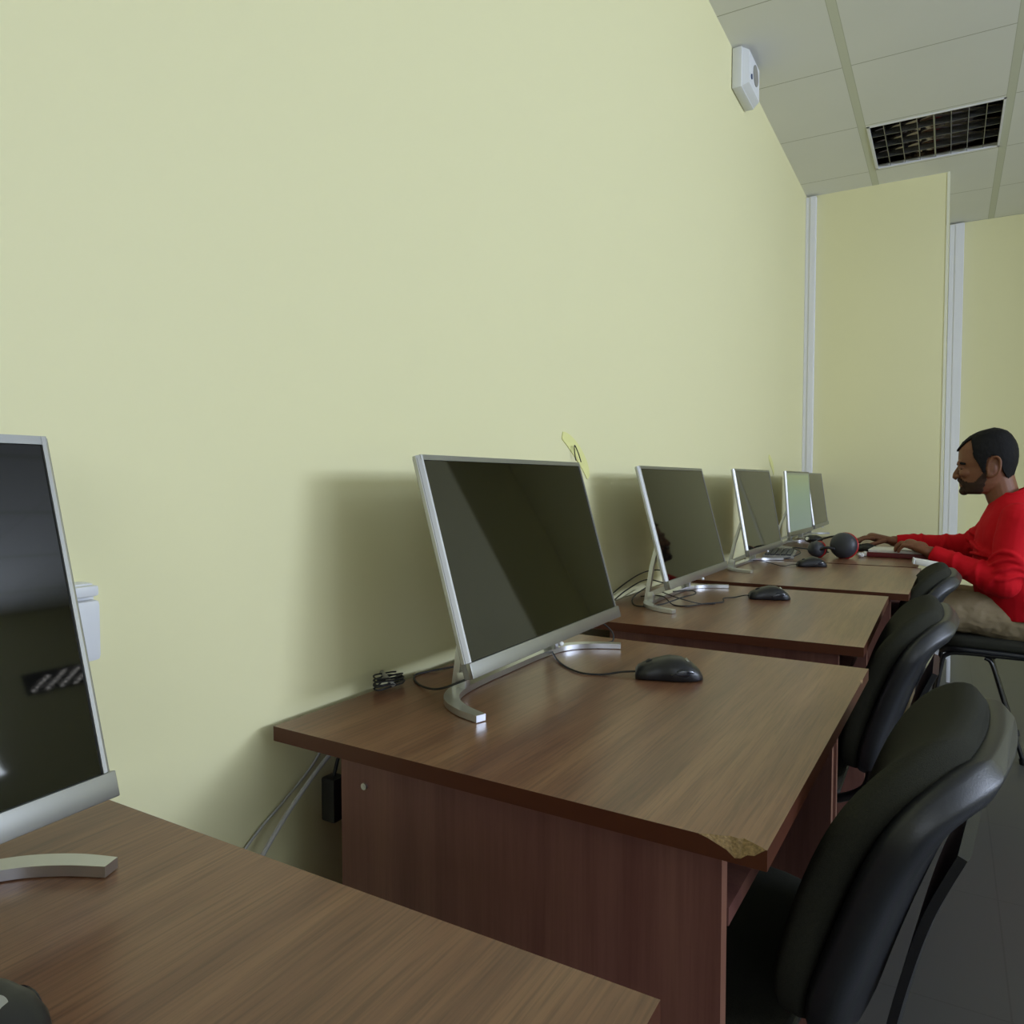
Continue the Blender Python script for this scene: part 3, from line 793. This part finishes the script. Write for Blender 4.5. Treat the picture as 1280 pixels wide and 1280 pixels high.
for s in (-1, 1):
    bm = B(); capsule(bm, H(372+20, 640, s*.012), H(414, 626, s*.034), .0055, .0065, n=8); capsule(bm, H(414, 626, s*.034), H(480, 640, s*.054), .0065, .004, n=8)
    obj('eyebrow', bm, 'hair', man, smooth=True)
    bm = B(); ellipsoid(bm, H(447, 698, s*.030), (.0125, .0125, .0115)); ey = obj('eyeball', bm, 'eye', man, smooth=True)
    bm = B(); capsule(bm, H(401, 706, s*.020), H(440, 706, s*.0455), .0028, .0022, n=8); obj('eyelashes', bm, 'hair', man, smooth=True)
# sweater
bm = B()
st = [((1.035, .535), .158, .195), ((1.030, .60), .160, .200), ((1.010, .68), .150, .190), ((1.002, .77), .142, .188), ((.998, .86), .130, .196), ((.998, .92), .112, .196), ((.999, .960), .090, .160), ((1.003, 1.000), .070, .098), ((1.004, 1.022), .064, .074)]
sweep(bm, spline([L(p[0], YM, p[1]) for p, a, b in st], 3), [(v.x, v.y) for v in spline([(a, b, 0) for p, a, b in st], 3)], 28, up=(1, 0, 0))
def sleeve(bm, S_, E_, W_, cuff):
    S_, E_, W_ = L(*S_), L(*E_), L(*W_)
    capsule(bm, S_, E_, .066, .055, n=20)
    C = E_.lerp(W_, cuff)
    sweep(bm, [E_, E_.lerp(C, .3), E_.lerp(C, .7), C-(C-E_).normalized()*.02, C], [.055, .050, .040, .034, .031], 20)
    ellipsoid(bm, E_, (.056, .056, .056))
    # folds round the elbow
    for q, rr in ((.62, .066), (.72, .065), (.82, .0635), (.92, .062)):
        c = S_.lerp(E_, q); d = (E_-S_).normalized(); u = d.orthogonal().normalized(); w = d.cross(u)
        sweep(bm, [c+d*.018*math.sin(2*a+q*9)+u*rr*.93*math.cos(a)+w*rr*.93*math.sin(a) for a in [2*PI*k/18 for k in range(18)]], .0075, 8, closed=True, cap=False)
    for q, rr in ((.08, .0585), (.19, .055), (.30, .0525), (.45, .048), (.62, .0435), (.80, .039)):
        c = E_.lerp(C, q); d = (C-E_).normalized(); u = d.orthogonal().normalized(); w = d.cross(u)
        sweep(bm, [c+d*.022*math.sin(a+q*20)+u*rr*.93*math.cos(a)+w*rr*.93*math.sin(a) for a in [2*PI*k/18 for k in range(18)]], .0065, 8, closed=True, cap=False)
sleeve(bm, SHn, ELn, WRn, .97); sleeve(bm, SHf, ELf, WRf, .97)
# diagonal folds on the front and side of the torso
for k in range(4):
    z = .68+.05*k
    pts = [L(1.0+.150*math.cos(a)*-1, YM+.19*math.sin(a)*-1, z+.05*math.sin(a*1.3+k)) for a in [.2+j*.16 for j in range(9)]]
    sweep(bm, pts, .007, 8)
sw = obj('sweater', bm, 'red', man); remesh(sw, .0045, 3, .5)
tx2 = bpy.data.textures.new('folds', 'CLOUDS'); tx2.noise_scale = .09
dm = sw.modifiers.new('d', 'DISPLACE'); dm.texture = tx2; dm.strength = .012; dm.mid_level = .5
bm = B(); ring = [L(1.004+.0-.010+.066*math.cos(a), YM+.071*math.sin(a), 1.016+.030*math.cos(a)) for a in [2*PI*k/32 for k in range(32)]]
sweep(bm, ring, .009, 10, closed=True, cap=False); obj('collar', bm, 'red', man, smooth=True)
# trousers
bm = B()
for h, k, a in HPs:
    capsule(bm, L(*h), L(*k), .092, .076, n=22, sq=(1, 1)); capsule(bm, L(*k), L(a[0], a[1], .13), .066, .052, n=18)
    H0, K0 = L(*h), L(*k)
    for q, rr, sk in ((.15, .088, .03), (.30, .085, .045), (.45, .081, .04), (.58, .077, .03), (.75, .073, .02)):
        c = H0.lerp(K0, q); d = (K0-H0).normalized(); u = Vector((0, 1, 0)); w = d.cross(u).normalized()
        sweep(bm, [c+d*sk*math.cos(aa+1.2)+u*rr*.95*math.cos(aa)+w*rr*.95*math.sin(aa) for aa in [2*PI*j/20 for j in range(20)]], .0065, 8, closed=True, cap=False)
ellipsoid(bm, L(1.05, YM, .525), (.125, .175, .085))
tr = obj('trousers', bm, 'khaki', man); remesh(tr, .005, 3, .5)
tx3 = bpy.data.textures.new('creases', 'CLOUDS'); tx3.noise_scale = .05
dm = tr.modifiers.new('d', 'DISPLACE'); dm.texture = tx3; dm.strength = .014; dm.mid_level = .5
for h, k, a in HPs:
    bm = B(); capsule(bm, L(a[0]+.02, a[1], .045), L(a[0]-.16, a[1], .038), .044, .036, n=16, sq=(.85, 1.0), up=(0, 0, 1))
    capsule(bm, L(a[0]+.01, a[1], .05), L(a[0], a[1], .10), .042, .040, n=14)
    for v in bm.verts: v.co.z = max(v.co.z, .004)
    obj('shoe', bm, 'shoe', man, smooth=True)

# ------------------------------------------------------------------ things on the man's desk
bk = thing('book', 'open white-paged book with dark red cover held by the left hand', 'book', (.630, 3.505, .7515), -.05)
rt = Matrix.Rotation(math.radians(0), 3, 'X')
slab('cover', (-.145, -.085, 0.0), (.145, .085, .019), 'bookred', bk, .002)
slab('pages', (-.140, -.080, .019), (.140, .080, .031), 'paper', bk, .003)
np_ = thing('notepad', 'white rounded notepad overhanging the corner of the desk by forearm', 'notepad', (.706, 3.140, .758), .1)
np_.rotation_euler = (0, .16, .1)
slab('pages', (-.040, -.03, -.004), (.045, .03, .016), 'paper', np_, .004)
slab('binding', (-.047, -.030, -.004), (-.040, .03, .017), 'white', np_, .002)
make_mouse('dark mouse under the right hand of the man in red', (.405, 3.728, ZT), -.15, None, emblem=False)

hp = thing('headphones', 'large black over-ear headphones with red edge lying on desk', 'headphones', (.375, 3.30, ZT), 0)
def cup(c, r, n, name='ear_cup'):
    n = Vector(n).normalized(); c = Vector(c); q = n.to_track_quat('Z', 'Y').to_matrix()
    prof = [(-.030, .60), (-.026, .82), (-.012, .97), (0, 1.0), (.012, .97), (.024, .84), (.032, .62), (.036, .3)]
    bm = B(); sweep(bm, [c+n*a for a, b in prof], [r*b for a, b in prof], 28); cp = obj(name, bm, 'dkgrey', hp, smooth=True)
    bm = B(); sweep(bm, [c-n*.034, c-n*.020], [r*.70, r*.9], 24); obj('cushion', bm, 'rubber', cp, smooth=True)
    bm = B(); u = q @ Vector((1, 0, 0)); v = q @ Vector((0, 1, 0))
    sweep(bm, [c-n*.012+(u*math.cos(a)+v*math.sin(a))*r*.985 for a in [2*PI*k/32 for k in range(32)]], .0035, 8, closed=True, cap=False); obj('trim_ring', bm, 'redtrim', cp, smooth=True)
    return cp
cup((.030, .010, .0535), .053, (-.25, -1, .18))
cup((-.070, .005, .034), .033, (-.55, -.8, .15))
bm = B(); sweep(bm, spline([(.020, .035, .075), (-.01, .075, .085), (-.05, .090, .075), (-.085, .065, .060), (-.085, .03, .045)], 8), [(.004, .012)]*33, 10, up=(0, 0, 1)); obj('headband', bm, 'rubber', hp, smooth=True)
bm = B(); sweep(bm, spline([(.0, -.02, .04), (-.03, -.025, .045), (-.06, -.015, .03)], 6), [(.006, .010)]*13, 10); obj('yoke', bm, 'blackpl', hp, smooth=True)

kb = thing('keyboard', 'greyish keyboard lying left of the headphones', 'keyboard', (.155, 3.33, ZT), .12)
slab('keyboard_base', (-.060, -.16, 0), (.060, .16, .012), 'grey', kb, .003)
bm = B()
for i in range(5):
    for j in range(14): add_box(bm, (-.052+i*.021, -.150+j*.0215, .012), (-.052+i*.021+.0175, -.150+j*.0215+.018, .018))
obj('keys', bm, 'dkgrey', kb)
cable('power_cable', 'tangle of black cable between the keyboard and headphones', [(.05, 3.20, zc), (.10, 3.14, zc), (.20, 3.16, zc), (.25, 3.24, zc+.02), (.20, 3.36, zc+.03), (.26, 3.42, zc+.02), (.33, 3.44, zc+.01), (.30, 3.55, zc)], .0025)
wc = thing('webcam', 'small black webcam standing behind the headphones', 'webcam', (.245, 3.62, ZT), 0)
slab('webcam_foot', (-.022, -.022, 0), (.022, .022, .006), 'blackpl', wc, .002)
bm = B(); sweep(bm, [(0, 0, .005), (0, 0, .034)], .006, 10); obj('post', bm, 'blackpl', wc, auto=True)
bm = B(); ellipsoid(bm, (.0, 0, .052), (.040, .030, .020)); wb = obj('camera_body', bm, 'blackpl', wc, smooth=True)
bm = B(); sweep(bm, [(-.020, -.025, .054), (-.024, -.033, .056)], .008, 14); obj('lens', bm, 'silver', wb, auto=True)
for k, (x, y, r, lab) in enumerate(((.462, 3.395, .013, 'small crumpled white tissue right of the headphones'), (.475, 3.44, .014, 'larger crumpled white tissue at the end of the book'))):
    bm = B(); bmesh.ops.create_icosphere(bm, subdivisions=3, radius=r)
    rnd = random.Random(k+5)
    for v in bm.verts: v.co *= 1+rnd.uniform(-.16, .16); v.co.z *= .75
    mz = min(v.co.z for v in bm.verts)
    for v in bm.verts: v.co.z -= mz
    tag(obj('tissue', bm, 'paper', loc=(x, y, ZT)), lab, 'tissue')
# low white stool beyond the desks
stl = thing('step_stool', 'low white plastic step stool on floor near the far wall', 'stool', (.768, 4.62, 0))
slab('stool_top', (-.055, -.09, .165), (.055, .09, .205), 'white', stl, .006)
slab('stool_shelf', (-.05, -.085, .125), (.02, .085, .164), 'white', stl, .004)
for sy in (-.075, .060):
    for sx in (.012, -.05): slab('leg', (sx, sy, 0), (sx+.018, sy+.016, .125), 'white', stl, .003)

# ------------------------------------------------------------------ light
def area(name, loc, rot, sx, sy, power, col):
    l = bpy.data.lights.new(name, 'AREA'); l.shape = 'RECTANGLE'; l.size = sx; l.size_y = sy; l.energy = power; l.color = col
    o = bpy.data.objects.new(name, l); COL.objects.link(o); o.location = loc; o.rotation_euler = rot; return o
for i, pw in enumerate((6, 23, 68)):
    wl = (WY1-WY0)/3
    area('window_daylight', (XR+.04, WY0+wl*(i+.5), (WZ0+WZ1)/2), (0, PI/2, 0), WZ1-WZ0-.08, wl-.08, pw, (.80, .92, 1.20))
# added fill lamp at the windows, tilted up to brighten the ceiling
g = area('window_ground_bounce', (XR-.03, 1.7, WZ0+.1), (0, PI/2+.7, 0), .3, 2.9, 30, (.84, .94, 1.10))
g.data.spread = math.radians(150)
# daylight through the window in the wall behind the camera
area('back_window_daylight', (3.0, YN+.02, 1.75), (PI/2, 0, 0), 2.6, 1.3, 22, (.88, .94, 1.05))
w = bpy.data.worlds.new('World'); S.world = w; w.use_nodes = True
bg = w.node_tree.nodes['Background']; bg.inputs[0].default_value = (.75, .88, 1, 1); bg.inputs[1].default_value = 1.0

# ------------------------------------------------------------------ camera
cam = bpy.data.cameras.new('camera'); co = bpy.data.objects.new('camera', cam); COL.objects.link(co)
yaw, pit = .5282, .0415
co.location = (.7689, 0, 1.0666)
co.rotation_euler = (PI/2-pit, 0, yaw)
cam.sensor_width = 36; cam.lens = 933.871/1280*36; cam.clip_start = .02
S.camera = co
S.view_settings.view_transform = 'Standard'; S.view_settings.look = 'None'
S.view_settings.exposure = .09; S.view_settings.gamma = 1; S.view_settings.use_curve_mapping = False
